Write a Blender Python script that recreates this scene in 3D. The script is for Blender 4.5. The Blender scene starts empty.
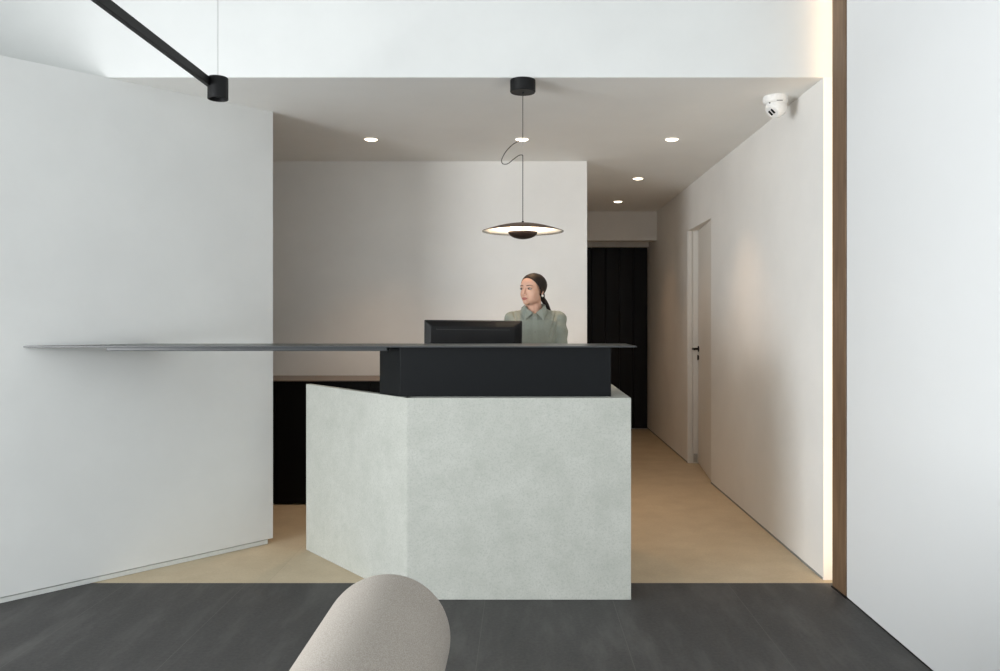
import bpy, bmesh, math, random
from mathutils import Vector, Matrix
random.seed(4)
SC = bpy.context.scene
COL = SC.collection
PI = math.pi
H = 1.25                      # eye height of the camera

# ------------------------------------------------------------------ materials
def srgb(r, g, b):
    f = lambda c: (c/255/12.92) if c/255 <= .04045 else ((c/255+.055)/1.055)**2.4
    return (f(r), f(g), f(b), 1)

class NT:
    def __init__(s, name):
        s.m = bpy.data.materials.new(name); s.m.use_nodes = True
        s.t = s.m.node_tree; s.b = s.t.nodes['Principled BSDF']
    def n(s, typ, **kw):
        nd = s.t.nodes.new(typ)
        for k, v in kw.items():
            if k.startswith('_'): nd.inputs[k[1:].replace('_', ' ')].default_value = v
            else: setattr(nd, k, v)
        return nd
    def l(s, a, b): s.t.links.new(a, b)
    def coords(s, scale=(1,1,1), rot=(0,0,0), kind='Object'):
        tc = s.n('ShaderNodeTexCoord'); mp = s.n('ShaderNodeMapping')
        mp.inputs['Scale'].default_value = scale; mp.inputs['Rotation'].default_value = rot
        s.l(tc.outputs[kind], mp.inputs['Vector']); return mp.outputs['Vector']
    def noise(s, vec, scale, detail=4, rough=.55):
        nd = s.n('ShaderNodeTexNoise'); nd.inputs['Scale'].default_value = scale
        nd.inputs['Detail'].default_value = detail; nd.inputs['Roughness'].default_value = rough
        s.l(vec, nd.inputs['Vector']); return nd.outputs['Fac']
    def ramp(s, fac, stops):
        nd = s.n('ShaderNodeValToRGB'); e = nd.color_ramp.elements
        while len(e) < len(stops): e.new(.5)
        for k, (p, c) in zip(e, stops): k.position = p; k.color = c
        s.l(fac, nd.inputs['Fac']); return nd.outputs['Color']
    def mix(s, fac, a, b, mode='MIX'):
        nd = s.n('ShaderNodeMix', data_type='RGBA', blend_type=mode)
        for sock, v in ((nd.inputs[0], fac), (nd.inputs[6], a), (nd.inputs[7], b)):
            if hasattr(v, 'is_linked'): s.l(v, sock)
            else: sock.default_value = v
        return nd.outputs[2]
    def bump(s, hgt, strength, dist=.01):
        nd = s.n('ShaderNodeBump'); nd.inputs['Strength'].default_value = strength
        nd.inputs['Distance'].default_value = dist
        s.l(hgt, nd.inputs['Height']); s.l(nd.outputs['Normal'], s.b.inputs['Normal'])
    def set(s, color=None, rough=.5, metal=0, spec=.5):
        if color is not None:
            if hasattr(color, 'is_linked'): s.l(color, s.b.inputs['Base Color'])
            else: s.b.inputs['Base Color'].default_value = color
        s.b.inputs['Roughness'].default_value = rough
        s.b.inputs['Metallic'].default_value = metal
        s.b.inputs['Specular IOR Level'].default_value = spec
        return s.m

def plain(name, c, rough=.5, metal=0, spec=.5, grain=0, gscale=200):
    t = NT(name)
    v = t.coords()
    nz = t.noise(v, gscale if grain else 60, 3)
    lo = tuple(x*(1-.06-grain) for x in c[:3])+(1,); hi = tuple(min(1, x*(1.04+grain)) for x in c[:3])+(1,)
    return t.set(t.ramp(nz, [(.3, lo), (.7, hi)]), rough, metal, spec)

def plaster(name, c, amp=.03, bump=.12):
    t = NT(name); v = t.coords()
    a = t.noise(v, 2.2, 5, .6); b = t.noise(v, 28, 4, .6)
    lo = tuple(x*(1-amp) for x in c[:3])+(1,); hi = tuple(min(1, x*(1+amp)) for x in c[:3])+(1,)
    t.bump(b, bump, .004)
    return t.set(t.ramp(a, [(.3, lo), (.7, hi)]), .85, 0, .25)

def emit(name, c, strength):
    t = NT(name)
    t.b.inputs['Base Color'].default_value = (c[0], c[1], c[2], 1)
    t.b.inputs['Emission Color'].default_value = (c[0], c[1], c[2], 1)
    t.b.inputs['Emission Strength'].default_value = strength
    return t.m

M = {}
M['white'] = plaster('white_plaster', srgb(224, 225, 223))
M['white_in'] = plaster('inner_plaster', srgb(237, 235, 231))
M['ceil'] = plaster('ceiling_paint', srgb(245, 245, 242), .02, .05)
M['ceil_front'] = plaster('bounce_dimming_grey', srgb(200, 202, 202), .02, .05)  # for unseen ceiling and street wall, greyed to cut bounce light
M['panel'] = plaster('smooth_white_panel', srgb(224, 225, 225), .01, .03)

def slate():
    t = NT('dark_slate_tiles'); v = t.coords((1, 1, 1))
    st = t.coords((5.5, 1.3, 1), (0, 0, -.25))
    a = t.noise(st, 1.6, 8, .62); b = t.noise(v, 70, 4, .7); big = t.noise(v, 1.1, 3)
    c = t.ramp(a, [(.25, srgb(54, 54, 54)), (.5, srgb(64, 63, 63)), (.75, srgb(88, 87, 86))])
    c = t.mix(t.ramp(b, [(.35, (0, 0, 0, 1)), (.75, (.45, .45, .45, 1))]), c, srgb(92, 90, 88))
    # joints between the long tiles, every 57 cm across
    sx = t.n('ShaderNodeSeparateXYZ'); t.l(v, sx.inputs[0])
    ad = t.n('ShaderNodeMath', operation='ADD'); ad.inputs[1].default_value = 57*.57-.405+.285
    t.l(sx.outputs['X'], ad.inputs[0])
    md = t.n('ShaderNodeMath', operation='MODULO'); md.inputs[1].default_value = .57
    t.l(ad.outputs[0], md.inputs[0])
    su = t.n('ShaderNodeMath', operation='SUBTRACT'); su.inputs[1].default_value = .285
    t.l(md.outputs[0], su.inputs[0])
    ab = t.n('ShaderNodeMath', operation='ABSOLUTE'); t.l(su.outputs[0], ab.inputs[0])
    lt = t.n('ShaderNodeMath', operation='LESS_THAN'); lt.inputs[1].default_value = .0011
    t.l(ab.outputs[0], lt.inputs[0])
    c = t.mix(lt.outputs[0], c, srgb(92, 90, 88))
    t.bump(a, .25, .006)
    return t.set(c, .62, 0, .35)
M['slate'] = slate()

def beige_floor():
    t = NT('beige_stone_tiles'); v = t.coords()
    a = t.noise(v, 5, 6, .6); b = t.noise(v, 80, 4, .7)
    c = t.ramp(a, [(.3, srgb(192, 175, 148)), (.7, srgb(206, 190, 163))])
    c = t.mix(t.ramp(b, [(.4, (0, 0, 0, 1)), (.75, (.35, .35, .35, 1))]), c, srgb(158, 147, 127))
    br = t.n('ShaderNodeTexBrick'); br.offset = 0
    mpn = t.n('ShaderNodeMapping'); tcn = t.n('ShaderNodeTexCoord')
    mpn.inputs['Location'].default_value = (1.21, -4.35, 0); t.l(tcn.outputs['Object'], mpn.inputs['Vector']); t.l(mpn.outputs['Vector'], br.inputs['Vector'])
    br.inputs['Scale'].default_value = 1; br.inputs['Brick Width'].default_value = 1.35
    br.inputs['Row Height'].default_value = 1.37; br.inputs['Mortar Size'].default_value = .0016
    br.inputs['Color1'].default_value = (1, 1, 1, 1); br.inputs['Color2'].default_value = (.92, .94, .93, 1)
    br.inputs['Mortar'].default_value = (.86, .85, .84, 1)
    c = t.mix(1.0, c, br.outputs['Color'], 'MULTIPLY')
    return t.set(c, .6, 0, .35)
M['beige'] = beige_floor()

def stone():
    t = NT('pale_green_grey_stone'); v = t.coords()
    a = t.noise(v, 8, 9, .75); b = t.noise(v, 130, 6, .75); g = t.noise(v, 70, 4, .6)
    c = t.ramp(a, [(.3, srgb(175, 177, 169)), (.7, srgb(193, 194, 187))])
    c = t.mix(t.ramp(b, [(.38, (.55, .55, .55, 1)), (.5, (0, 0, 0, 1))]), c, srgb(158, 162, 154))
    c = t.mix(t.ramp(g, [(.66, (0, 0, 0, 1)), (.72, (.5, .5, .5, 1))]), c, srgb(212, 213, 206))
    vo = t.n('ShaderNodeTexVoronoi'); vo.inputs['Scale'].default_value = 34; t.l(v, vo.inputs['Vector'])
    c = t.mix(t.ramp(vo.outputs['Distance'], [(.04, (.3, .3, .3, 1)), (.10, (0, 0, 0, 1))]), c, srgb(158, 166, 156))
    t.bump(b, .08, .003)
    return t.set(c, .7, 0, .3)
M['stone'] = stone()

M['black_metal'] = plain('black_satin_metal', srgb(18, 19, 21), .38, .0, .5)
M['black_front'] = plain('black_lacquer', srgb(14, 16, 18), .34, .0, .16)
M['plate'] = plain('dark_steel_plate', srgb(62, 65, 67), .3, .0, .4)
M['black_matt'] = plain('matt_black', srgb(14, 14, 15), .55, 0, .3)
M['black_board'] = plain('black_stained_boards', srgb(13, 12, 12), .5, 0, .25)
M['cab_black'] = plain('black_cabinet_front', srgb(4, 4, 4), .5, 0, .15)
M['taupe'] = plain('taupe_worktop', srgb(120, 108, 98), .45)
M['plastic'] = plain('black_plastic', srgb(9, 9, 10), .42, 0, .2)
M['plastic2'] = plain('black_plastic_bezel', srgb(6, 6, 7), .35)
M['white_plastic'] = plain('white_plastic', srgb(240, 240, 238), .35)
M['lens'] = plain('black_lens_glass', srgb(6, 6, 7), .1)
M['chrome'] = plain('brushed_steel', srgb(190, 190, 188), .3, .9)
M['trim'] = plain('pale_grey_trim', srgb(214, 216, 212), .5)
M['reveal'] = plain('grey_reveal', srgb(140, 140, 136), .8)
M['door'] = plaster('door_paint', srgb(228, 224, 217), .015, .03)
def fabric(name, c, c2, scale=900, bump=.3):
    t = NT(name); v = t.coords()
    a = t.noise(v, scale, 2, .6); b = t.noise(v, 6, 4)
    col = t.ramp(a, [(.35, c), (.65, c2)])
    col = t.mix(t.ramp(b, [(.3, (0, 0, 0, 1)), (.8, (.25, .25, .25, 1))]), col, c2)
    t.bump(a, bump, .002)
    m = t.set(col, .95, 0, .1)
    t.b.inputs['Sheen Weight'].default_value = .08
    return m
M['sofa'] = fabric('beige_grey_wool', srgb(146, 138, 129), srgb(178, 170, 161), 420)
M['sofa_dark'] = fabric('grey_wool', srgb(150, 143, 138), srgb(172, 165, 160), 420)
M['shirt'] = fabric('sage_cotton', srgb(139, 146, 137), srgb(151, 157, 148), 300, .1)
M['shirt2'] = fabric('sage_cotton_collar', srgb(144, 151, 142), srgb(155, 161, 152), 300, .1)
M['trouser'] = fabric('charcoal_trousers', srgb(45, 45, 48), srgb(58, 58, 60), 300, .1)
def skin_mat():
    t = NT('skin'); v = t.coords(); a = t.noise(v, 25, 3)
    t.b.inputs['Subsurface Weight'].default_value = .08
    t.b.inputs['Subsurface Radius'].default_value = (.008, .004, .002)
    return t.set(t.ramp(a, [(.3, srgb(214, 168, 146)), (.7, srgb(224, 181, 158))]), .5, 0, .3)
M['skin'] = skin_mat()
M['lips'] = plain('lip_skin', srgb(178, 104, 96), .45)
M['brow'] = plain('brow_hair', srgb(92, 66, 54), .7)
M['lash'] = plain('lash_line', srgb(62, 42, 38), .6)
M['eye_white_shaded'] = plain('eye_white_shaded', srgb(176, 160, 152), .35)  # whites darkened to paint in the soft shade of the lids
M['iris'] = plain('dark_iris', srgb(44, 30, 24), .2)
M['pearl'] = plain('pearl', srgb(244, 240, 232), .25)
M['shoe'] = plain('black_leather', srgb(24, 23, 23), .4)
def hair_mat():
    t = NT('dark_brown_hair'); v = t.coords((60, 60, 9)); a = t.noise(v, 3, 4)
    t.bump(a, .35, .003)
    return t.set(t.ramp(a, [(.3, srgb(21, 16, 14)), (.75, srgb(38, 28, 25))]), .55, 0, .3)
M['hair'] = hair_mat()
def wood_mat(name, a_, b_, c_):
    t = NT(name); v = t.coords((14, 14, 1.1))
    n1 = t.noise(v, 3.2, 7, .62); n2 = t.noise(t.coords((3, 3, .8)), 2, 4)
    c = t.ramp(n1, [(.25, a_), (.5, b_), (.8, c_)])
    c = t.mix(t.ramp(n2, [(.3, (0, 0, 0, 1)), (.75, (.5, .5, .5, 1))]), c, a_)
    t.bump(n1, .2, .003)
    return t.set(c, .5, 0, .4)
M['wood'] = wood_mat('brown_oak', srgb(92, 72, 54), srgb(116, 92, 70), srgb(138, 112, 86))
M['lampwood'] = wood_mat('wenge_veneer', srgb(70, 50, 40), srgb(92, 68, 52), srgb(112, 84, 64))
M['bowlwood'] = wood_mat('black_brown_wood', srgb(34, 24, 20), srgb(44, 31, 26), srgb(56, 40, 32))
M['lampwhite'] = plain('white_shade_lining', srgb(246, 242, 234), .6)
M['led'] = emit('warm_led', (1, .75, .50), 9)
M['downled'] = emit('downlight_glow', (1, .84, .62), 5)
M['lampled'] = emit('pendant_led', (1, .86, .66), 14)
def glass_mat():
    m = bpy.data.materials.new('window_glass'); m.use_nodes = True; t = m.node_tree
    t.nodes.clear(); o = t.nodes.new('ShaderNodeOutputMaterial'); mx = t.nodes.new('ShaderNodeMixShader')
    a = t.nodes.new('ShaderNodeBsdfTransparent'); b = t.nodes.new('ShaderNodeBsdfGlossy')
    b.inputs['Roughness'].default_value = .03; mx.inputs[0].default_value = .06
    t.links.new(a.outputs[0], mx.inputs[1]); t.links.new(b.outputs[0], mx.inputs[2]); t.links.new(mx.outputs[0], o.inputs[0])
    return m
M['glass'] = glass_mat()

# ------------------------------------------------------------------ geometry helpers
def link(name, bm, mats, parent=None, smooth=False, bevel=0, segs=2):
    me = bpy.data.meshes.new(name)
    bmesh.ops.recalc_face_normals(bm, faces=bm.faces[:])
    bm.to_mesh(me); bm.free()
    for m in (mats if isinstance(mats, (list, tuple)) else [mats]): me.materials.append(m)
    o = bpy.data.objects.new(name, me); COL.objects.link(o)
    if parent is not None: o.parent = parent
    if smooth:
        for p in me.polygons: p.use_smooth = True
    if bevel:
        b = o.modifiers.new('bevel', 'BEVEL'); b.width = bevel; b.segments = segs
        b.limit_method = 'ANGLE'; b.angle_limit = .6
    return o

def prism(bm, poly, z0, z1):
    lo = [bm.verts.new((x, y, z0)) for x, y in poly]; hi = [bm.verts.new((x, y, z1)) for x, y in poly]
    n = len(poly)
    bm.faces.new(lo[::-1]); bm.faces.new(hi)
    for i in range(n): bm.faces.new((lo[i], lo[(i+1) % n], hi[(i+1) % n], hi[i]))
    return bm
def box(bm, x0, x1, y0, y1, z0, z1):
    return prism(bm, [(x0, y0), (x1, y0), (x1, y1), (x0, y1)], z0, z1)
def BM(): return bmesh.new()

def lathe(bm, prof, n=48, mat=Matrix()):
    """prof: list of (radius, z); closed at both ends if the radius is 0"""
    rings = []
    for r, z in prof:
        if r < 1e-6: rings.append([bm.verts.new(mat @ Vector((0, 0, z)))])
        else: rings.append([bm.verts.new(mat @ Vector((r*math.cos(2*PI*i/n), r*math.sin(2*PI*i/n), z))) for i in range(n)])
    for a, b in zip(rings, rings[1:]):
        for i in range(n):
            j = (i+1) % n
            if len(a) == 1 and len(b) == 1: continue
            if len(a) == 1: bm.faces.new((a[0], b[i], b[j]))
            elif len(b) == 1: bm.faces.new((a[i], a[j], b[0]))
            else: bm.faces.new((a[i], a[j], b[j], b[i]))
    return bm

def frame_of(d):
    d = d.normalized(); u = Vector((0, 0, 1)) if abs(d.z) < .95 else Vector((1, 0, 0))
    a = d.cross(u).normalized(); b = a.cross(d).normalized(); return a, b, d

def tube(bm, pts, radii, n=12, cap=True):
    pts = [Vector(p) for p in pts]
    if not hasattr(radii, '__len__'): radii = [radii]*len(pts)
    rings = []; a0 = None
    for i, p in enumerate(pts):
        d = pts[min(i+1, len(pts)-1)]-pts[max(i-1, 0)]
        a, b, d = frame_of(d)
        if a0 is not None:
            a = (a0-d*a0.dot(d)).normalized(); b = a.cross(d).normalized()
        a0 = a
        rings.append([bm.verts.new(p+(a*math.cos(2*PI*k/n)+b*math.sin(2*PI*k/n))*radii[i]) for k in range(n)])
    for r, s in zip(rings, rings[1:]):
        for k in range(n): bm.faces.new((r[k], r[(k+1) % n], s[(k+1) % n], s[k]))
    if cap: bm.faces.new(rings[0][::-1]); bm.faces.new(rings[-1])
    return bm

def ell(bm, c, r, mat=Matrix(), seg=24, rings=16, rot=None):
    m = mat @ Matrix.Translation(Vector(c)) @ (rot or Matrix()) @ Matrix.Diagonal((r[0], r[1], r[2], 1))
    bmesh.ops.create_uvsphere(bm, u_segments=seg, v_segments=rings, radius=1, matrix=m)
def caps(bm, p0, p1, r0, r1, mat=Matrix(), sq=(1, 1), n=20):
    """tapered capsule"""
    p0 = Vector(p0); p1 = Vector(p1); a, b, d = frame_of(p1-p0); L = (p1-p0).length
    st = []
    for i in range(6): t = PI/2*(1-i/6); st.append((-r0*math.sin(t), r0*math.cos(t)))
    for i in range(5): st.append((L*i/4, r0+(r1-r0)*i/4))
    for i in range(1, 7): t = PI/2*i/6; st.append((L+r1*math.sin(t), r1*math.cos(t)))
    rings = []
    for z, r in st:
        r = max(r, 0)
        if r < 1e-5: rings.append([bm.verts.new(mat @ (p0+d*z))])
        else: rings.append([bm.verts.new(mat @ (p0+d*z+(a*math.cos(2*PI*k/n)*sq[0]+b*math.sin(2*PI*k/n)*sq[1])*r)) for k in range(n)])
    for x, y in zip(rings, rings[1:]):
        for k in range(n):
            j = (k+1) % n
            if len(x) == 1: bm.faces.new((x[0], y[k], y[j]))
            elif len(y) == 1: bm.faces.new((x[k], x[j], y[0]))
            else: bm.faces.new((x[k], x[j], y[j], y[k]))

def remeshed(bm, voxel, smooth=4, fac=.5):
    """union of the closed shells in bm as ONE continuous surface"""
    bmesh.ops.recalc_face_normals(bm, faces=bm.faces[:])
    me = bpy.data.meshes.new('tmp'); bm.to_mesh(me); bm.free()
    o = bpy.data.objects.new('tmp', me); COL.objects.link(o)
    r = o.modifiers.new('r', 'REMESH'); r.mode = 'VOXEL'; r.voxel_size = voxel; r.use_smooth_shade = True
    if smooth:
        s = o.modifiers.new('s', 'SMOOTH'); s.iterations = smooth; s.factor = fac
    dg = bpy.context.evaluated_depsgraph_get(); dg.update()
    me2 = bpy.data.meshes.new_from_object(o.evaluated_get(dg))
    bpy.data.objects.remove(o); bpy.data.meshes.remove(me)
    out = bmesh.new(); out.from_mesh(me2); bpy.data.meshes.remove(me2)
    return out

def tag(o, label=None, cat=None, group=None, kind=None):
    if label: o['label'] = label
    if cat: o['category'] = cat
    if group: o['group'] = group
    if kind: o['kind'] = kind
    return o
def empty(name, loc, rz=0):
    o = bpy.data.objects.new(name, None); COL.objects.link(o); o.location = loc
    o.rotation_euler = (0, 0, rz); o.empty_display_size = .1
    return o
def struct(name, bm, m, parent=None, label=None, cat=None, **kw):
    o = link(name, bm, m, parent, **kw)
    if parent is None:
        o['kind'] = 'structure'
        if label: tag(o, label, cat)
    return o

# ------------------------------------------------------------------ the room
ZC, ZH = 2.416, 3.3            # dropped ceiling, high front ceiling
XL, XR = -4.4, 1.449
YF, YS, YB, YE = -2.5, 3.845, 5.88, 9.25

bm = BM(); box(bm, XL-.1, 1.75, YF-.1, 3.802, -.1, 0)
struct('floor', bm, M['slate'], label='dark grey slate tile floor in front of the reception desk', cat='floor')
bm = BM(); box(bm, -3.3, 1.75, 3.802, YE+.3, -.1, 0)
struct('floor_back', bm, M['beige'], label='beige stone tile floor running behind the desk into the corridor', cat='floor')

bm = BM(); box(bm, -3.3, 1.75, YS+.001, YE+.3, ZC, ZC+.12)
struct('ceiling', bm, M['ceil'], label='low grey dropped ceiling with downlights above the desk and corridor', cat='ceiling')
bm = BM(); box(bm, XL-.1, 1.75, YF-.1, YS+.12, ZH, ZH+.1)
struct('ceiling_front', bm, M['ceil_front'], label='high unseen ceiling over the front of the room, greyed to dim bounce light', cat='ceiling')
bm = BM(); box(bm, XL-.1, 1.75, YS, YS+.12, ZC+.001, ZH)
struct('wall_upper', bm, M['white'], label='white upper wall above the edge of the dropped ceiling', cat='wall')

# slanted left wall
c0 = Vector((-1.396, 4.484)); d = Vector((-.6836, -.7298)); nb = Vector((-.7298, .6836))
def lw(t, off=0): p = c0+d*t+nb*off; return (p.x, p.y)
bm = BM()
prism(bm, [lw(0), lw(4.3), (XL, lw(4.3)[1]), (XL, 4.0), (-2.09, 4.0), lw(0, .15)], .028, ZC)
prism(bm, [lw(.02, .02), lw(4.3, .02), (XL, lw(4.3)[1]), (XL, 4.0), (-2.09, 4.0), lw(.02, .13)], 0, .035)
struct('wall_left', bm, M['white'], label='slanted white plaster wall on the left of the desk', cat='wall')
bm = BM(); prism(bm, [lw(.03, .003), lw(4.3, .003), lw(4.3, .02), lw(.03, .02)], .002, .0235)
struct('baseboard_left', bm, M['trim'], label='thin pale skirting strip along the foot of the slanted left wall', cat='baseboard')

# back wall with its corridor return
bm = BM(); prism(bm, [(-3.2, YB), (.478, YB), (.478, YE), (.36, YE), (.36, YB+.12), (-3.2, YB+.12)], 0, ZC)
struct('wall_back', bm, M['white_in'], label='pale back wall behind the receptionist', cat='wall')
bm = BM(); box(bm, -3.3, -3.2, 4.0, YB+.12, 0, ZC)  # out of view, added so no light leaks in here
struct('wall_inner', bm, M['white_in'], label='unseen side wall added to stop light leaking in behind the slanted wall', cat='wall')

# right corridor wall with the slanted door niche
Y1, Y2, ZD = 6.13, 7.00, 2.03
bm = BM()
prism(bm, [(XR, YS), (1.75, YS), (1.75, Y1), (XR+.03, Y1), (XR, Y1)], 0, ZC)
box(bm, XR, 1.75, Y1, Y2, ZD, ZC)
box(bm, XR, 1.75, Y2, YE+.2, 0, ZC)
box(bm, 1.68, 1.75, Y1, Y2, 0, ZD)
struct('wall_right', bm, M['white_in'], label='pale plaster wall on the right side of the corridor', cat='wall')
bm = BM(); box(bm, XR-.003, XR, YS+.01, Y1, 0, .010); box(bm, XR-.003, XR, Y2, YE, 0, .010)
struct('baseboard_right', bm, M['reveal'], label='thin skirting line along the right corridor wall', cat='baseboard')

# slanted white door in its niche
door = empty('door_1', (XR+.005, Y1, 0)); tag(door, 'white flush door set slanted into the right corridor wall', 'door', kind='structure')
def dl(t, off):               # t along the leaf, off towards the room behind
    a = Vector((0.003, .004)); b = Vector((.081, .845)); u = (b-a).normalized(); nn = Vector((u.y, -u.x))
    p = a+u*t+nn*off; return (p.x, p.y)
bm = BM(); prism(bm, [dl(.0, 0), dl(.835, 0), dl(.835, .04), dl(.0, .04)], .006, ZD-.002)
link('door_leaf', bm, M['door'], door, bevel=.002)
bm = BM()
y_ = Y2-Y1
box(bm, .002, .028, y_-.014, y_-.001, 0, ZD-.001)
box(bm, .038, .20, y_-.022, y_-.001, 0, ZD-.001)
box(bm, .028, .038, y_-.003, y_-.001, 0, ZD-.001)
link('door_frame', bm, M['door'], door, bevel=.0015)
hp = Vector((*dl(.79, 0), 1.0)); u2 = Vector((.078, .841, 0)).normalized(); n2 = Vector((-u2.y, u2.x, 0))
bm = BM()
tube(bm, [hp+n2*.0, hp+n2*.008], .026, 20)
tube(bm, [hp+n2*.006, hp+n2*.052], .010, 14)
tube(bm, [hp+n2*.05+u2*.008, hp+n2*.05-u2*.115], .009, 14)
hd = link('door_handle', bm, M['black_matt'], door, smooth=False); tag(hd, 'black lever handle')
bm = BM()
q = hp-Vector((0, 0, .075)); tube(bm, [q, q+n2*.007], .018, 20)
box(bm, q.x-.012, q.x-.004, q.y-.012, q.y+.012, q.z-.022, q.z+.022)
tag(link('keyhole_plate', bm, M['black_matt'], door), 'black keyhole plate')
bm = BM(); box(bm, .042, .075, y_-.026, y_-.0225, .012, .085)
tag(link('kick_plate', bm, M['chrome'], door, bevel=.001), 'small steel plate at the foot of the frame')

# end of the corridor: lintel and black door
bm = BM(); box(bm, .478, XR, 8.6, 8.75, 2.105, ZC)
struct('wall_lintel', bm, M['white_in'], label='pale lintel band above the dark door at the corridor end', cat='wall')
bm = BM(); box(bm, .478, 1.75, YE+.02, YE+.2, 0, ZC); box(bm, .478, XR, 9.14, YE+.05, 2.085, ZC)
struct('wall_end', bm, M['white_in'], label='pale wall around the dark door at the corridor end', cat='wall')
dd = empty('door_2', (.928, 9.2, 0)); tag(dd, 'black door of vertical boards at the end of the corridor', 'door', kind='structure')
for k in range(6):
    bm = BM(); x0 = -.449+k*.1605
    box(bm, x0+.0025, x0+.158, 0, .03, .006, 2.083)
    link('board', bm, M['black_board'], dd, bevel=.004)
bm = BM(); box(bm, -.448, .512, .03, .05, .006, 2.083); link('backing', bm, M['black_board'], dd)
bm = BM(); box(bm, -.448, .512, -.03, .04, 0, .005)
tag(link('threshold', bm, M['chrome'], dd), 'pale metal threshold')

# near right wall, brown post, LED slot
bm = BM(); box(bm, 1.462, 1.75, YF, 3.600, 0, ZH)
struct('wall_near', bm, M['panel'], label='large white wall panel in the right foreground', cat='wall')
bm = BM(); box(bm, 1.459, 1.462, YF, 3.60, .0, .004)  # thin black strip standing in for the shade at the panel's foot
struct('shadow_strip_near', bm, M['black_matt'], label='black strip painted for the shadow line under the white wall panel on the right', cat='baseboard')
bm = BM(); prism(bm, [(1.457, 3.604), (1.4515, 3.745), (1.60, 3.745), (1.60, 3.604)], .006, ZH)
struct('trim_1', bm, M['wood'], label='tall dark brown oak post between the glowing slot and the white panel', cat='trim', bevel=.003)
bm = BM(); prism(bm, [(1.452, 3.585), (1.448, 3.75), (1.50, 3.75), (1.50, 3.601), (1.46, 3.601)], 0, .006)
struct('trim_2', bm, M['black_matt'], label='dark floor plate under the brown oak post', cat='trim')
bm = BM(); box(bm, 1.60, 1.75, 3.60, YS, 0, ZH)
struct('wall_slot', bm, M['panel'], label='back of the narrow slot behind the brown post', cat='wall')
led = empty('led_strip_light', (1.474, 3.750, .02)); tag(led, 'warm glowing vertical light strip hidden behind the brown oak post', 'strip light')
bm = BM(); box(bm, -.012, .012, -.004, .004, 0, ZH-.05); link('profile', bm, M['white_plastic'], led)
bm = BM(); box(bm, -.009, .009, .004, .008, .005, ZH-.055); link('diffuser', bm, M['led'], led)

# front of the room, behind the camera: outer wall with a shop window
bm = BM()
box(bm, XL, 1.75, YF-.12, YF, 0, .25); box(bm, XL, 1.75, YF-.12, YF, 2.75, ZH)
box(bm, XL, -4.2, YF-.12, YF, .25, 2.75); box(bm, 1.25, 1.75, YF-.12, YF, .25, 2.75)
struct('wall_front', bm, M['ceil_front'], label='street-side wall around the shop window', cat='wall')
bm = BM(); box(bm, XL-.1, XL, YF-.1, -2.2, 0, ZH); box(bm, XL-.1, XL, 1.1, 4.0, 0, ZH)
box(bm, XL-.1, XL, -2.2, 1.1, 0, .25); box(bm, XL-.1, XL, -2.2, 1.1, 2.25, ZH)
struct('wall_far_left', bm, M['white'], label='white outer wall at the far left', cat='wall')
bm = BM()
for x in (-4.2, -2.4, -.58, 1.2): box(bm, x, x+.05, YF-.09, YF-.03, .25, 2.75)
box(bm, -4.2, 1.25, YF-.09, YF-.03, .25, .30); box(bm, -4.2, 1.25, YF-.09, YF-.03, 2.70, 2.75)
wf = struct('window_1', bm, M['black_metal'], label='wide black-framed shop window on the street side', cat='window')
bm = BM(); box(bm, -4.17, 1.22, YF-.064, YF-.058, .28, 2.72)
link('pane', bm, M['glass'], wf)

bm = BM()
for y in (-2.2, -.575, 1.05): box(bm, XL-.09, XL-.03, y, y+.05, .25, 2.25)
box(bm, XL-.09, XL-.03, -2.2, 1.1, .25, .30); box(bm, XL-.09, XL-.03, -2.2, 1.1, 2.20, 2.25)
wf = struct('window_2', bm, M['black_metal'], label='black-framed window in the outer left wall', cat='window')
bm = BM(); box(bm, XL-.064, XL-.058, -2.17, 1.07, .28, 2.22)
link('pane', bm, M['glass'], wf)

# ------------------------------------------------------------------ reception desk
ZS = .902
desk = empty('reception_desk', (0, 3.9, 0))
tag(desk, 'angular reception desk clad in pale grey stone under a black box front', 'reception desk')
oy = -3.9
def sh(poly): return [(x, y+oy) for x, y in poly]
A = Vector((-.513, 3.571)); B = Vector((-1.174, 4.35)); ang = (B-A).normalized(); an = Vector((ang.y, -ang.x))*-1
an = Vector((.762, .647))     # inward normal of the slanted face
bm = BM(); T = .03
Ai = A+an*T+Vector((.0, 0)); Bi = B+an*T
bm = BM(); prism(bm, sh([(-.513, 3.571), (.487, 3.571), (.487, 3.665), (-.48, 3.665), (-.545, 3.609)]), .001, ZS)
link('front_panel', bm, M['stone'], desk, bevel=.0015)
bm = BM(); prism(bm, sh([(-.5145, 3.5728), (B.x, B.y), (Bi.x, Bi.y), (-.4855, 3.592)]), .001, ZS)
link('slanted_panel', bm, M['stone'], desk, bevel=.0015)
bm = BM(); prism(bm, sh([(.387, 3.6655), (.487, 3.6655), (.487, 4.50), (.387, 4.50)]), .001, ZS)
link('side_panel', bm, M['stone'], desk, bevel=.0015)
bm = BM(); prism(bm, sh([(-.52, 3.585), (.475, 3.585), (.475, 4.49), (.40, 4.49), (.40, 3.62), (-.50, 3.62), (-1.15, 4.355), (-1.165, 4.343)]), 0, .003)
link('plinth', bm, M['black_matt'], desk)
ZP = 1.133
bm = BM(); prism(bm, sh([(-.555, 3.64), (.405, 3.64), (.405, 3.93), (-.672, 3.93), (-.672, 3.778)]), ZS-.06, ZP-.0065)
link('upper_box', bm, M['black_front'], desk, bevel=.0015)
bm = BM(); prism(bm, sh([(-.66, 3.94), (.386, 3.94), (.386, 4.62), (-.66, 4.62)]), .77, .80)
link('worktop', bm, M['taupe'], desk, bevel=.002)
bm = BM(); box(bm, -.66, -.62, .06, .70, .006, .77)
link('support_panel', bm, M['cab_black'], desk)

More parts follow.
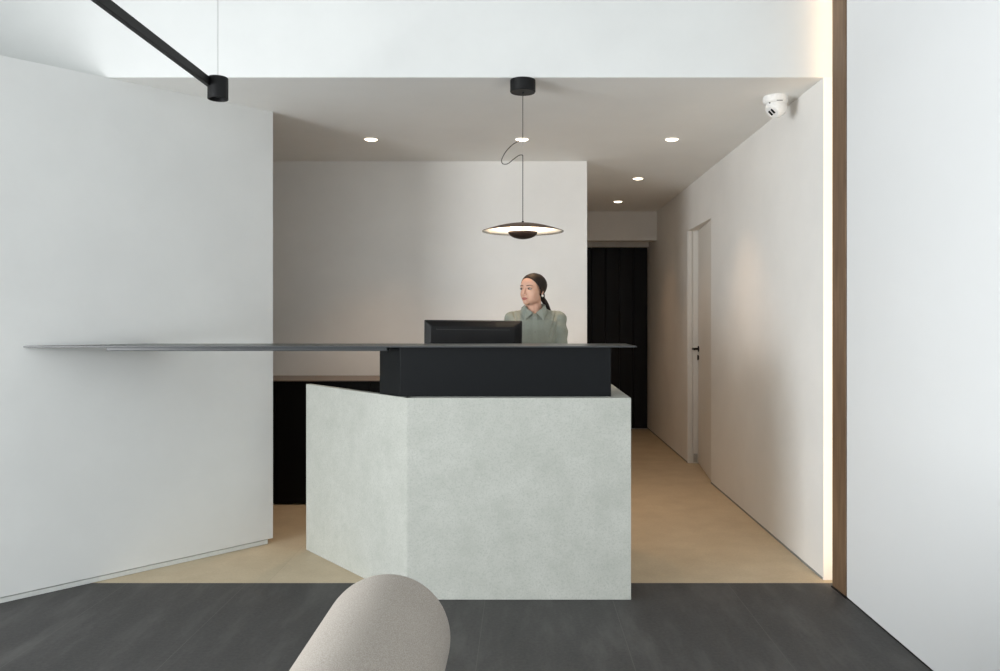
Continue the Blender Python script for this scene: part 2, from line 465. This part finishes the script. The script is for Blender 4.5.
# steel counter plate from the left wall across the desk
cs = empty('counter', (-.6, 3.8, 0)); tag(cs, 'long thin dark steel counter plate running from left wall over the desk', 'counter')
def cp(poly): return [(x+.6, y-3.8) for x, y in poly]
def wallx(y): return -1.396-(4.484-y)*.9367+.003
bm = BM(); prism(bm, cp([(wallx(3.585), 3.585), (.5155, 3.585), (.5155, 3.98), (wallx(3.98), 3.98)]), ZP-.006, ZP)
link('counter_plate', bm, M['plate'], cs, bevel=.001)
bm = BM(); prism(bm, cp([(-1.893, 3.64), (-.614, 3.64), (-.614, 3.70), (-1.85, 3.70)]), ZP-.024, ZP-.006)
link('support_beam', bm, M['plate'], cs, bevel=.003)

# ------------------------------------------------------------------ low cabinet along the back wall
cab = empty('low_cabinet', (-.95, 5.63, 0)); tag(cab, 'low black cabinet with a taupe worktop against the back wall', 'cabinet')
bm = BM(); box(bm, -1.35, 1.2, -.20, .245, .06, .836); box(bm, -1.33, 1.18, -.17, .245, 0, .06)
link('carcass', bm, M['cab_black'], cab)
for k in range(4):
    x0 = -1.35+k*.6375; bm = BM(); box(bm, x0+.0025, x0+.635, -.222, -.202, .012, .834)
    link('door', bm, M['cab_black'], cab, bevel=.0015)
bm = BM(); box(bm, -1.36, 1.21, -.226, .247, .836, .842); link('worktop', bm, M['taupe'], cab, bevel=.002)

# ------------------------------------------------------------------ monitor
mon = empty('computer_monitor', (-.27, 4.36, .8025), 0); tag(mon, 'black computer monitor seen from behind, standing inside the desk', 'monitor')
def rrect(w, h, r, n=5):
    out = []
    for cx, cz, a0 in ((w/2-r, h/2-r, 0), (-w/2+r, h/2-r, 90), (-w/2+r, -h/2+r, 180), (w/2-r, -h/2+r, 270)):
        for i in range(n+1):
            a = math.radians(a0+90*i/n); out.append((cx+r*math.cos(a), cz+r*math.sin(a)))
    return out
def loft_rr(bm, secs, zc):
    rings = []
    for w, h, r, y, dz in secs: rings.append([bm.verts.new((x, y, zc+dz+z)) for x, z in rrect(w, h, r)])
    for a, b in zip(rings, rings[1:]):
        for i in range(len(a)): bm.faces.new((a[i], a[(i+1) % len(a)], b[(i+1) % len(a)], b[i]))
    bm.faces.new(rings[0][::-1]); bm.faces.new(rings[-1])
MZ = .285
bm = BM(); loft_rr(bm, [(.534, .322, .006, .016, 0), (.534, .322, .006, .004, 0)], MZ); link('bezel', bm, M['plastic2'], mon, bevel=.001)
bm = BM(); loft_rr(bm, [(.530, .318, .006, .004, 0), (.522, .310, .008, -.006, 0), (.475, .285, .015, -.016, -.006), (.455, .27, .015, -.020, -.008)], MZ)
bo = link('back_shell', bm, M['plastic'], mon, bevel=.0015)
bm = BM(); loft_rr(bm, [(.15, .15, .02, -.018, 0), (.13, .13, .02, -.036, 0)], MZ-.055); link('mount', bm, M['plastic'], mon, bevel=.002)
bm = BM(); box(bm, -.20, .20, -.0205, -.0165, MZ+.108, MZ+.112); link('vent_slot', bm, M['plastic2'], mon)
bm = BM(); box(bm, -.026, .026, -.062, -.034, .012, .29); link('neck', bm, M['plastic'], mon, bevel=.005)
bm = BM(); loft = lathe(bm, [(0, 0), (.115, 0), (.115, .006), (.10, .012), (0, .013)], 40, Matrix.Translation((0, -.03, 0)))
link('base', bm, M['plastic'], mon)
bm = BM(); box(bm, -.262, .262, .0165, .0172, MZ-.15, MZ+.152); link('screen', bm, M['lens'], mon)
mon.rotation_euler = (0, math.radians(.55), 0)

# ------------------------------------------------------------------ pendant lamp
def build_pendant():
    r = empty('pendant_lamp', (.004, 3.89, ZC)); tag(r, 'shallow disc pendant lamp on a thin looped cord above the desk', 'lamp')
    bm = BM(); lathe(bm, [(0, 0), (.0605, 0), (.0615, -.002), (.0615, -.056), (.059, -.060), (.008, -.060), (.006, -.066), (0, -.066)], 48)
    tag(link('canopy', bm, M['black_matt'], r, smooth=False, bevel=0), 'matt black ceiling rose')
    zd = 1.725-ZC       # top of the disc
    bm = BM(); tube(bm, [(0, 0, -.064), (0, 0, -.29)], .0016, 8)
    pts = []
    ctrl = [Vector((0.0000, 0, -0.2835)), Vector((-0.0180, 0, -0.2947)), Vector((-0.0506, 0, -0.3141)), Vector((-0.0831, 0, -0.3481)), Vector((-0.1011, 0, -0.3817)), Vector((-0.1031, 0, -0.3958)), Vector((-0.0972, 0, -0.4065)), Vector((-0.0826, 0, -0.4084)), Vector((-0.0681, 0, -0.4031)), Vector((-0.0438, 0, -0.3831)), Vector((-0.0175, 0, -0.3652)), Vector((-0.0024, 0, -0.3642)), Vector((0, 0, -0.3702)), Vector((0, 0, -.42)), Vector((0, 0, zd))]
    for i in range(len(ctrl)-1):
        p0 = ctrl[max(i-1, 0)]; p1 = ctrl[i]; p2 = ctrl[i+1]; p3 = ctrl[min(i+2, len(ctrl)-1)]
        for k in range(6):
            t = k/6
            pts.append(.5*((2*p1)+(p2-p0)*t+(2*p0-5*p1+4*p2-p3)*t*t+(3*p1-p0-3*p2+p3)*t**3))
    pts.append(ctrl[-1])
    tube(bm, pts, .0019, 8); tag(link('cord', bm, M['black_matt'], r, smooth=True), 'thin dark cord with a slack loop')
    bm = BM(); tube(bm, [(0, 0, -.29), (0, 0, zd+.02)], .0006, 6); link('steel_wire', bm, M['chrome'], r)
    R = .198
    def disc(rr): return zd-.004-.041*(rr/R)**1.75
    prof = [(0, zd+.0)]+[(R*i/14, disc(R*i/14)+.002) for i in range(1, 15)]
    prof2 = [(R*i/14, disc(R*i/14)-.0004) for i in range(14, 0, -1)]+[(0, zd-.0045)]
    bm = BM(); lathe(bm, prof+prof2[:1]+[(0, disc(0)+.0012)][:0]+[(R*i/14, disc(R*i/14)+.0006) for i in range(13, 0, -1)]+[(0, zd-.0028)], 72)
    sh_ = link('shade', bm, M['lampwood'], r, smooth=True); tag(sh_, 'thin dark wood veneer disc')
    bm = BM(); lathe(bm, [(0, zd-.003)]+[(R*.993*i/14, disc(R*.993*i/14)+.0004) for i in range(1, 15)]+[(R*.99*i/14, disc(R*.99*i/14)-.0012) for i in range(14, 0, -1)]+[(0, zd-.006)], 72)
    tag(link('shade_lining', bm, M['lampwhite'], sh_, smooth=True), 'glossy white underside')
    bm = BM(); tube(bm, [(0, 0, zd-.03), (0, 0, zd+.006)], .005, 12); link('stem', bm, M['black_matt'], r)
    zc = zd-.046
    prof = [(0, zc-.004), (.060, zc-.004), (.0715, zc)]
    for i in range(1, 11):
        a = PI/2*i/10; prof.append((.0715*math.cos(a), zc-.036*math.sin(a)))
    prof[-1] = (0, zc-.036)
    bm = BM(); lathe(bm, prof, 48); tag(link('diffuser_bowl', bm, M['bowlwood'], r, smooth=True), 'small dark wood bowl under the disc')
    bm = BM(); lathe(bm, [(.030, zc-.0035), (.052, zc-.0035), (.052, zc-.001), (.030, zc-.001), (.030, zc-.0035)], 40)
    link('light_source', bm, M['lampled'], r)
    return r, zc
pend, pz = build_pendant()

# ------------------------------------------------------------------ recessed downlights
def build_downlight():
    r = empty('ceiling_downlight', (0, 0, ZC))
    bm = BM(); lathe(bm, [(.041, -.0005), (.041, -.003), (.043, -.004), (.047, -.002), (.0475, -.0002), (.041, -.0005)], 40)
    link('trim_ring', bm, M['white_plastic'], r, smooth=True)
    bm = BM(); lathe(bm, [(0, -.0005), (.0415, -.0005), (.0415, -.003), (.036, -.007), (.026, -.0105), (.013, -.0125), (0, -.013)], 36)
    link('lens', bm, M['downled'], r)
    return r
dl0 = build_downlight()
spots = [(-.973, 5.155, 'round ceiling downlight nearest the slanted left wall'),
         (0.0, 5.155, 'round ceiling downlight directly behind the pendant lamp cord'),
         (.966, 5.155, 'round ceiling downlight right of the pendant, nearest of three along the corridor'),
         (.954, 6.58, 'round ceiling downlight over the corridor, middle one of three'),
         (.943, 7.86, 'round ceiling downlight deepest in the corridor, closest to the dark door')]
for i, (x, y, lab) in enumerate(spots):
    if i == 0: r = dl0
    else:
        r = dl0.copy(); COL.objects.link(r)
        for ch in dl0.children:
            c = ch.copy(); COL.objects.link(c); c.parent = r
    r.location = (x, y, ZC)
    tag(r, lab, 'downlight', 'recessed ceiling downlights')

# ------------------------------------------------------------------ track light
tr = empty('linear_track_light', (-1.243, 3.27, 2.196)); tag(tr, 'black linear bar light with a cylinder spot, hung on a wire', 'light')
bm = BM(); box(bm, -.040, -.020, -2.6, -.012, .004, .039); tag(link('bar', bm, M['black_matt'], tr, bevel=.002), 'long square black bar')
bm = BM(); lathe(bm, [(0, .045), (.038, .045), (.0405, .043), (.0405, -.043), (.0395, -.0445), (.035, -.0445), (.031, -.02), (0, -.02)], 40)
tag(link('spot_head', bm, M['black_matt'], tr), 'short black cylinder head')
bm = BM(); lathe(bm, [(0, -.030), (.024, -.030), (.020, -.022), (0, -.0205)], 32); tag(link('reflector', bm, M['chrome'], tr, smooth=True), 'silvery reflector')
bm = BM(); tube(bm, [(.0, 0, .05), (.0, 0, ZH-2.196)], .0012, 6); link('suspension_wire', bm, M['chrome'], tr)
bm = BM(); tube(bm, [(-.030, -2.3, .03), (-.030, -2.3, ZH-2.196)], .0012, 6); link('suspension_wire', bm, M['chrome'], tr)

# ------------------------------------------------------------------ security camera
cam_t = empty('security_camera', (1.322, 4.175, ZC)); tag(cam_t, 'white turret security camera on the ceiling in the right corner', 'security camera')
bm = BM(); lathe(bm, [(0, 0), (.060, 0), (.063, -.004), (.064, -.026), (.061, -.034), (.055, -.040), (0, -.040)], 48)
link('mounting_base', bm, M['white_plastic'], cam_t, smooth=False, bevel=.001)
look = Vector((-.66, -.34, -.67)).normalized()
rotq = Vector((0, 0, 1)).rotation_difference(look).to_matrix().to_4x4()
bc = Matrix.Translation((.003, -.002, -.058))
bm = BM(); prof = [(0, -.054)]+[(.054*math.sin(PI*i/16), -.054*math.cos(PI*i/16)) for i in range(1, 12)]+[(.042, .034), (.037, .037), (0, .037)]
lathe(bm, prof, 48, bc @ rotq)
link('ball', bm, M['white_plastic'], cam_t, smooth=True)
bm = BM(); lathe(bm, [(0, .036), (.033, .036), (.033, .0392), (0, .0392)], 40, bc @ rotq); fp = link('face_plate', bm, M['white_plastic'], cam_t)
for s in (-1, 1):
    bm = BM()
    m = bc @ rotq @ Matrix.Rotation(PI/2, 4, 'Z') @ Matrix.Translation((s*.011*.7, s*.011*.7, .0392)) @ Matrix.Rotation(PI/4, 4, 'Z')
    vs = []
    for z in (0, .003):
        for x, y in ((-.006, -.014), (.006, -.014), (.006, .014), (-.006, .014)): vs.append(bm.verts.new(m @ Vector((x, y, z))))
    for f in ((3, 2, 1, 0), (4, 5, 6, 7), (0, 1, 5, 4), (1, 2, 6, 5), (2, 3, 7, 6), (3, 0, 4, 7)): bm.faces.new([vs[k] for k in f])
    tag(link('lens_window', bm, M['lens'], fp), 'black lens window')
bm = BM()
ell(bm, (-.040, -.034, -.042), (.004, .004, .004)); link('screw', bm, M['lens'], cam_t)
bm = BM(); box(bm, -.012, .018, -.0645, -.058, -.0375, -.0345); link('nameplate', bm, M['reveal'], cam_t)

# ------------------------------------------------------------------ foreground sofa
sofa = empty('sofa', (-.65, .95, 0)); tag(sofa, 'beige-grey upholstered sofa with a thick rolled backrest in the foreground', 'sofa')
def roll(bm, x, z, r, y0, y1, fil, n=64):
    prof = []
    for i in range(0, 9): a = PI/2*i/8; prof.append((r-fil+fil*math.sin(a), y0+fil-fil*math.cos(a)))
    for i in range(1, 20): prof.append((r, y0+fil+(y1-y0-2*fil)*i/20))
    for i in range(0, 13): a = PI/2*i/12; prof.append((r-fil+fil*math.cos(a), y1-fil+fil*math.sin(a)))
    prof = [(0, y0)]+prof+[(0, y1)]
    m = Matrix.Translation((x, 0, z)) @ Matrix.Rotation(-PI/2, 4, 'X')
    lathe(bm, prof, n, m)
bm = BM(); roll(bm, -.299+.65, .545, .141, -.70, .89, .075)
bk = link('backrest', bm, M['sofa'], sofa, smooth=True); tag(bk, 'thick rolled bolster backrest')
bm = BM(); box(bm, -.45, .48, -.68, .82, .20, .395); link('seat', bm, M['sofa'], sofa, smooth=False, bevel=.05, segs=5)
bm = BM(); box(bm, -.41, .44, -.64, .78, .12, .20); link('base', bm, M['sofa_dark'], sofa, bevel=.01)
for sx in (-.36, .39):
    for sy in (-.58, .72):
        bm = BM(); tube(bm, [(sx, sy, 0), (sx, sy, .125)], [.016, .024], 16); link('leg', bm, M['black_matt'], sofa)

# ------------------------------------------------------------------ the receptionist
per = empty('person', (.081, 5.0, 0))
tag(per, 'woman in a sage green shirt standing behind the desk, dark hair tied back, looking left', 'person')
HZ = 1.443
HM = Matrix.Translation((-.012, -.012, HZ)) @ Matrix.Rotation(math.radians(-37), 4, 'Z') @ Matrix.Rotation(math.radians(2), 4, 'X')
HMI = HM.inverted()
def hv(*p): return HM @ Vector(p)
body = BM()
E = lambda c, r, rot=None: ell(body, c, r, HM, rot=rot)
E((0, .012, .028), (.068, .084, .066))                       # skull
E((0, -.026, .020), (.061, .060, .062))                      # forehead
E((0, -.028, -.022), (.0595, .058, .060))                     # mid face
E((0, -.038, -.050), (.0505, .051, .049))                     # jaw
E((0, -.076, -.079), (.023, .0175, .0185))                    # chin
for s in (-1, 1):
    E((s*.026, -.046, -.030), (.0315, .035, .040))            # cheek
    E((s*.027, -.068, .018), (.021, .012, .010))             # brow ridge
    E((s*.036, -.022, -.056), (.020, .038, .030))            # jaw corner
    E((s*.030, -.0715, .001), (.0125, .0105, .0085))         # lids
    E((s*.0095, -.090, -.0345), (.0068, .008, .0062))        # nostrils
    E((s*.063, .016, -.012), (.006, .014, .025), Matrix.Rotation(s*.2, 4, 'Z'))   # ear
    E((s*.064, .006, -.034), (.006, .009, .010))             # lobe
caps(body, (0, -.080, .014), (0, -.1015, -.028), .0062, .0082, HM)
E((0, -.1015, -.030), (.0085, .008, .0075))
E((0, -.083, -.058), (.024, .012, .020))
E((0, -.0925, -.0545), (.019, .0058, .0042)); E((0, -.0915, -.0625), (.0165, .006, .0048))
caps(body, (-.014, .004, HZ-.06), (-.006, .020, 1.275), .050, .054)          # neck
# torso and limbs (under the clothes)
caps(body, (0, .02, 1.17), (0, .015, 1.12), .088, .092, sq=(1.25, .8)); caps(body, (0, .015, 1.12), (0, .01, .84), .092, .092, sq=(1.15, .85))
caps(body, (0, .022, 1.265), (-.135, .02, 1.248), .036, .030); caps(body, (0, .022, 1.265), (.135, .02, 1.248), .036, .030); caps(body, (0, .02, 1.25), (0, .018, 1.16), .05, .08, sq=(1.2, .9))
SH = {-1: (-.148, .014, 1.235), 1: (.148, .014, 1.235)}
EL = {-1: (-.157, -.02, .995), 1: (.157, -.02, .995)}
WR = {-1: (-.11, -.215, .862), 1: (.10, -.215, .862)}
for s in (-1, 1):
    caps(body, SH[s], EL[s], .034, .030); caps(body, EL[s], WR[s], .033, .023, sq=(1, .9))
    w = Vector(WR[s]); k = w+Vector((-.018*s, -.075, -.022))     # palm
    caps(body, w, k, .021, .022, sq=(1.45, .62)); caps(body, w+Vector((s*.01, -.02, 0)), k+Vector((s*.022, 0, 0)), .014, .013); caps(body, w+Vector((-s*.01, -.02, 0)), k+Vector((-s*.022, 0, 0)), .014, .013)
    for j, (off, L) in enumerate(((-.029, .066), (-.010, .076), (.010, .070), (.028, .054))):     # index .. little, from the thumb side outwards
        b0 = k+Vector((s*off, -.004, -.002)); b1 = b0+Vector((s*off*.10, -.52*L, -.06*L)); b2 = b1+Vector((0, -.28*L, -.13*L)); b3 = b2+Vector((0, -.2*L, -.14*L))
        caps(body, b0, b1, .0088, .0080); caps(body, b1, b2, .0080, .0074); caps(body, b2, b3, .0074, .0066)
    t0 = w+Vector((-s*.020, -.026, -.004)); t1 = t0+Vector((-s*.026, -.026, -.012)); t2 = t1+Vector((-s*.006, -.030, -.008))
    caps(body, t0, t1, .012, .0098); caps(body, t1, t2, .0098, .0078)
    caps(body, (s*.075, .015, .83), (s*.085, .01, .45), .078, .050); caps(body, (s*.085, .01, .45), (s*.088, .03, .09), .048, .032)
    caps(body, (s*.088, .03, .06), (s*.10, -.10, .035), .034, .028, sq=(1, .8))
bm = remeshed(body, .0024, 7, .5)
bm.verts.ensure_lookup_table()
soft = []
for v in bm.verts:
    if v.co.z > 1.33:
        x, y, z = HMI @ v.co
        if -.104 < z < .004 and y < .03 and (abs(x) > .027 or z < -.072): soft.append(v)
for _ in range(45): bmesh.ops.smooth_vert(bm, verts=soft, factor=.5, use_axis_x=True, use_axis_y=True, use_axis_z=True)
skin_y = {}
for v in bm.verts:            # front of the face on a 1.5 mm grid, in head coordinates
    if v.co.z > 1.38:
        x, y, z = HMI @ v.co
        if y < -.03:
            k_ = (round(x/.002), round(z/.002)); skin_y[k_] = min(skin_y.get(k_, 0), y)
def face_y(x, z):
    c_ = [skin_y.get((round(x/.002)+i, round(z/.002)+j), 0) for i in (-1, 0, 1) for j in (-1, 0, 1)]
    c_ = [q for q in c_ if q < 0]
    return sum(c_)/len(c_) if c_ else -.07
def region(p):
    """material of a point of the body in head coordinates: 0 skin, 1 lips, 2 brows, 3 lash line"""
    x, y, z = p
    if y < -.04:
        ax = abs(x)
        if ax < .021:
            t = (ax/.021)**2
            if -.0675+.0075*t < z < -.0505-.006*t-(.0018 if ax < .004 else 0) and y < -.075: return 1
    return 0
for f in bm.faces:
    c = f.calc_center_median()
    if c.z > 1.3: f.material_index = region(HMI @ c)
link('body', bm, [M['skin'], M['lips'], M['brow'], M['lash']], per, smooth=True)
for s in (-1, 1):
    bm = BM(); ell(bm, (s*.0295, -.0715, .0005), (.0128, .0108, .0066), HM)
    ell(bm, (s*.0295-.0025, -.0805, .0012), (.0056, .0024, .0056), HM)
    bm.faces.ensure_lookup_table(); n = len(bm.faces)//2
    for i, f in enumerate(bm.faces): f.material_index = 0 if i < n else 1
    link('eye', bm, [M['eye_white_shaded'], M['iris']], per, smooth=True)
    bm = BM(); pts = []; rr = []
    for i in range(11):
        t = i/10; x = .012+.035*t; z = .0200+.0055*math.sin(t*2.2)-.0045*t
        pts.append(hv(s*x, face_y(s*x, z)-.0002, z)); rr.append(.0011+.0019*math.sin(PI*min(1, .25+.75*t)))
    tube(bm, pts, rr, 8); link('eyebrow', bm, M['brow'], per, smooth=True)
    bm = BM(); pts = []; rr = []
    for i in range(11):
        t = i/10*2-1; x = .0298+.0160*t; z = .0012+.0066*(1-t*t)
        pts.append(hv(s*x, min(face_y(s*x, z), -.0715-.0105*math.sqrt(max(0, 1-t*t))*.9)-.0004, z)); rr.append(.0006+.0009*(1-t*t))
    tube(bm, pts, rr, 8); link('eyelash', bm, M['lash'], per, smooth=True)
    bm = BM(); ell(bm, (s*.0765, -.006, -.043), (.0076, .0076, .0076), HM)
    tag(link('earring', bm, M['pearl'], per, smooth=True), 'round pearl earring')

# hair: pulled back smooth cap, low knot and ponytail
hair = BM()
bmesh.ops.create_uvsphere(hair, u_segments=64, v_segments=48, radius=1, matrix=Matrix())
def hmap(v):
    x, y, z = v
    yy = y*(.096 if y > 0 else .092); xx = x*.0765; zz = z*(.078 if z > 0 else .092)
    return Vector((xx*(1-.10*max(0, -z)**2), yy+.010-(.012*max(0, -z)), zz+.0225))
for v in hair.verts: v.co = hmap(v.co)
kill = []
for f in hair.faces:
    c = f.calc_center_median(); ax = abs(c.x)
    # hairline: high on the forehead, falling past the temple to the ear
    k = .80*c.y+.60*c.z-(-.0115)+ (.16*max(0, ax-.03))
    low = c.z < -.052+.25*max(0, -.02-c.y) or (c.z < -.046 and c.y < .026)
    if k < 0 or low: kill.append(f)
bmesh.ops.delete(hair, geom=kill, context='FACES')
for v in hair.verts:          # straighten the hairline
    if v.is_boundary and v.co.z > -.040:
        k = .80*v.co.y+.60*v.co.z+.0115+.16*max(0, abs(v.co.x)-.03)
        if abs(k) < .012: v.co.y -= .80*k; v.co.z -= .60*k
bmesh.ops.solidify(hair, geom=hair.faces[:], thickness=.006)
hair.transform(HM)
ho = link('hair', hair, M['hair'], per, smooth=True)
md = ho.modifiers.new('smooth', 'SMOOTH'); md.iterations = 3; md.factor = .4
pt = BM()
kn = Vector((.0, .082, -.042))
P_ = [hv(.0, .070, -.030), hv(.0, .088, -.046), hv(.004, .096, -.064)]
P_ += [P_[-1]+Vector((.014, .004, -.020)), P_[-1]+Vector((.030, .006, -.048)), P_[-1]+Vector((.046, .008, -.078)), P_[-1]+Vector((.054, .008, -.104))]
tube(pt, P_, [.030, .024, .016, .017, .014, .009, .003], 14)
link('ponytail', pt, M['hair'], ho, smooth=True)

# shirt
sb = BM()
def ring_loft(bm, secs, n=40, p=2.4):
    rings = []
    for z, cx, cy, rx, ry in secs:
        rg = []; tl = max(0, min(1, (z-1.26)/.06))*.40
        for k in range(n):
            a = 2*PI*k/n; c, s = math.cos(a), math.sin(a)
            rg.append(bm.verts.new((cx+rx*math.copysign(abs(c)**(2/p), c), cy+ry*math.copysign(abs(s)**(2/p), s), z+tl*ry*math.copysign(abs(s)**(2/p), s))))
        rings.append(rg)
    for a, b in zip(rings, rings[1:]):
        for k in range(n): bm.faces.new((a[k], a[(k+1) % n], b[(k+1) % n], b[k]))
    bm.faces.new(rings[0][::-1]); bm.faces.new(rings[-1])
ring_loft(sb, [(.80, 0, .01, .150, .108), (.92, 0, .01, .134, .102), (1.05, 0, .010, .128, .105), (1.12, 0, .008, .130, .113), (1.19, 0, .012, .138, .112),
               (1.25, 0, .016, .152, .098), (1.28, 0, .02, .140, .082), (1.300, 0, .022, .105, .070), (1.314, 0, .022, .070, .060)])
for s in (-1, 1):
    caps(sb, (s*.06, .022, 1.282), (s*.140, .020, 1.258), .036, .046)
    caps(sb, (s*.148, .016, 1.254), (s*.152, .002, 1.14), .049, .0555); caps(sb, (s*.152, .002, 1.14), (s*.158, -.02, .995), .0545, .050)
    e = Vector((s*.158, -.02, .995)); w = Vector(WR[s]); q = w+(e-w)*.15
    caps(sb, e, q, .050, .034)
bm = remeshed(sb, .0042, 5, .5)
# soft folds in the cloth
from mathutils import noise as mnoise
for v in bm.verts:
    p = v.co; ax = abs(p.x)
    f = 0
    if ax > .10: f += .0042*math.sin(60*(p.z+.55*ax)+3*mnoise.noise(p*9))*max(0, min(1, (ax-.10)/.03))
    else: f += .0022*mnoise.noise(Vector((p.x*22, p.y*8, p.z*7)))
    f += .0016*mnoise.noise(p*26)
    if p.y < .03:             # armhole seam pulled into a crease
        a_ = Vector((.132, 1.30)); b_ = Vector((.092, 1.15)); q_ = Vector((ax, p.z)); t_ = max(0, min(1, (q_-a_).dot(b_-a_)/(b_-a_).length_squared))
        dd_ = (q_-(a_+(b_-a_)*t_)).length
        f -= .0085*max(0, 1-dd_/.009)
        f += .001*max(0, 1-abs(dd_-.014)/.008)
    n_ = v.normal if v.normal.length > 0 else Vector((0, -1, 0))
    v.co = p+n_*f
shirt = link('shirt', bm, M['shirt'], per, smooth=True)
def surf_y(x, z):             # front of the shirt at (x, z)
    best = 0
    for v in shirt.data.vertices:
        if abs(v.co.x-x) < .008 and abs(v.co.z-z) < .008: best = min(best, v.co.y)
    return best
bm = BM()
zs = [1.288-.02*i for i in range(24)]
fr = [[bm.verts.new((xx, surf_y(.0, z)-yy, z)) for xx, yy in ((-.016, -.004), (-.016, .0035), (.014, .0035), (.014, -.004))] for z in zs]
for a, b in zip(fr, fr[1:]):
    for k in range(4): bm.faces.new((a[k], a[(k+1) % 4], b[(k+1) % 4], b[k]))
bm.faces.new(fr[0]); bm.faces.new(fr[-1][::-1])
link('placket', bm, M['shirt2'], shirt)
for i in range(4):
    z = 1.262-.085*i; y = surf_y(0, z)-.0038
    bm = BM(); lathe(bm, [(0, 0), (.0048, 0), (.0048, .002), (0, .0022)], 16, Matrix.Translation((-.001, y, z)) @ Matrix.Rotation(PI/2, 4, 'X'))
    link('button', bm, M['reveal'], shirt)
# collar: a stand around the neck and two pointed wings
bm = BM()
n = 36; rows = []
for r_, z_ in ((.0585, 1.292), (.0595, 1.332), (.0635, 1.334), (.0645, 1.292)):
    rows.append([bm.verts.new((r_*1.06*math.sin(a), .016-r_*math.cos(a)*1.0, z_-.014*math.cos(a)*(1 if z_ > 1.3 else .6)+.008)) for a in [math.radians(48)+math.radians(264)*k/n for k in range(n+1)]])
for a, b in zip(rows, rows[1:]+rows[:1]):
    for k in range(n): bm.faces.new((a[k], a[k+1], b[k+1], b[k]))
bm.faces.new([r[0] for r in rows]); bm.faces.new([r[-1] for r in rows][::-1])
col = link('collar', bm, M['shirt2'], shirt, smooth=False)
for s in (-1, 1):
    bm = BM()
    q_ = 1.22 if s < 0 else 1.0
    out = [(s*.010-.004, 1.296), (s*.042*q_, 1.322), (s*.052*q_, 1.342), (s*.068*q_, 1.330), (s*.076*q_, 1.300), (s*.053*q_, 1.246)]
    def yf(x, z):
        base = .016-math.sqrt(max(0, .073**2-(abs(x)*.90)**2))
        return min(base, surf_y(x, min(z, 1.30))) - .006 if z < 1.31 else base-.006
    front = [bm.verts.new((x, yf(x, z)-.002, z)) for x, z in out]; back = [bm.verts.new((x, yf(x, z)+.004, z)) for x, z in out]
    bm.faces.new(front); bm.faces.new(back[::-1])
    for k in range(6): bm.faces.new((front[k], front[(k+1) % 6], back[(k+1) % 6], back[k]))
    link('collar_wing', bm, M['shirt2'], col)
# trousers and shoes
tb = BM()
caps(tb, (0, .01, .90), (0, .012, .82), .10, .105, sq=(1.32, 1.0))
for s in (-1, 1):
    caps(tb, (s*.075, .014, .82), (s*.086, .01, .45), .092, .066); caps(tb, (s*.086, .01, .45), (s*.09, .025, .12), .066, .056)
bm = remeshed(tb, .007, 4); link('trousers', bm, M['trouser'], per, smooth=True)
for s in (-1, 1):
    bm = BM(); caps(bm, (s*.088, .045, .042), (s*.102, -.12, .032), .042, .032, sq=(1, 1)); ell(bm, (s*.089, .03, .07), (.04, .05, .04))
    for v in bm.verts: v.co.z = max(v.co.z, .001)
    link('shoe', remeshed(bm, .006, 3), M['shoe'], per, smooth=True)

# ------------------------------------------------------------------ light
def area(name, loc, rot, sx, sy, power, color, spread=None):
    l = bpy.data.lights.new(name, 'AREA'); l.shape = 'RECTANGLE'; l.size = sx; l.size_y = sy
    l.energy = power; l.color = color
    if spread: l.spread = spread
    o = bpy.data.objects.new(name, l); COL.objects.link(o); o.location = loc; o.rotation_euler = rot
    return o
area('window_daylight', (-1.48, YF+.01, 1.5), (PI/2, 0, 0), 5.3, 2.4, 40, (.95, .985, 1.0))
area('side_window_daylight', (XL+.01, -.55, 1.25), (PI/2, 0, -PI/2), 3.2, 1.9, 335, (.96, .985, 1.0))
def spot(name, loc, power, angle, blend, color, r=.03):
    l = bpy.data.lights.new(name, 'SPOT'); l.energy = power; l.spot_size = angle; l.spot_blend = blend
    l.color = color; l.shadow_soft_size = r
    o = bpy.data.objects.new(name, l); COL.objects.link(o); o.location = loc
    return o
for i, (x, y, lab) in enumerate(spots):
    spot('downlight_beam', (x, y, ZC-.02), (33, 33, 25, 10, 11)[i], math.radians(88), 1.0, (1, .64, .37) if y < 6 else (1, .58, .30))
l = bpy.data.lights.new('pendant_glow', 'AREA'); l.shape = 'DISK'; l.size = .10; l.energy = 11; l.color = (1, .84, .64)
o = bpy.data.objects.new('pendant_glow', l); COL.objects.link(o); o.location = (.004, 3.89, ZC+pz+.001); o.rotation_euler = (PI, 0, 0)

w = bpy.data.worlds.new('sky'); SC.world = w; w.use_nodes = True
bg = w.node_tree.nodes['Background']; bg.inputs[0].default_value = (.82, .92, 1, 1); bg.inputs[1].default_value = .8

# ------------------------------------------------------------------ camera and view
cd = bpy.data.cameras.new('camera'); cam = bpy.data.objects.new('camera', cd); COL.objects.link(cam)
cam.location = (0, 0, H); cam.rotation_euler = (PI/2, 0, 0)
cd.sensor_fit = 'HORIZONTAL'; cd.sensor_width = 36; cd.lens = 28.8
cd.shift_x = -.022; cd.shift_y = -.0155; cd.clip_start = .02
SC.camera = cam
vs = SC.view_settings
vs.view_transform = 'Standard'; vs.look = 'None'; vs.gamma = 1; vs.use_curve_mapping = False; vs.exposure = .10
SC.cycles.use_denoising = True
SC.cycles.max_bounces = 10; SC.cycles.diffuse_bounces = 6
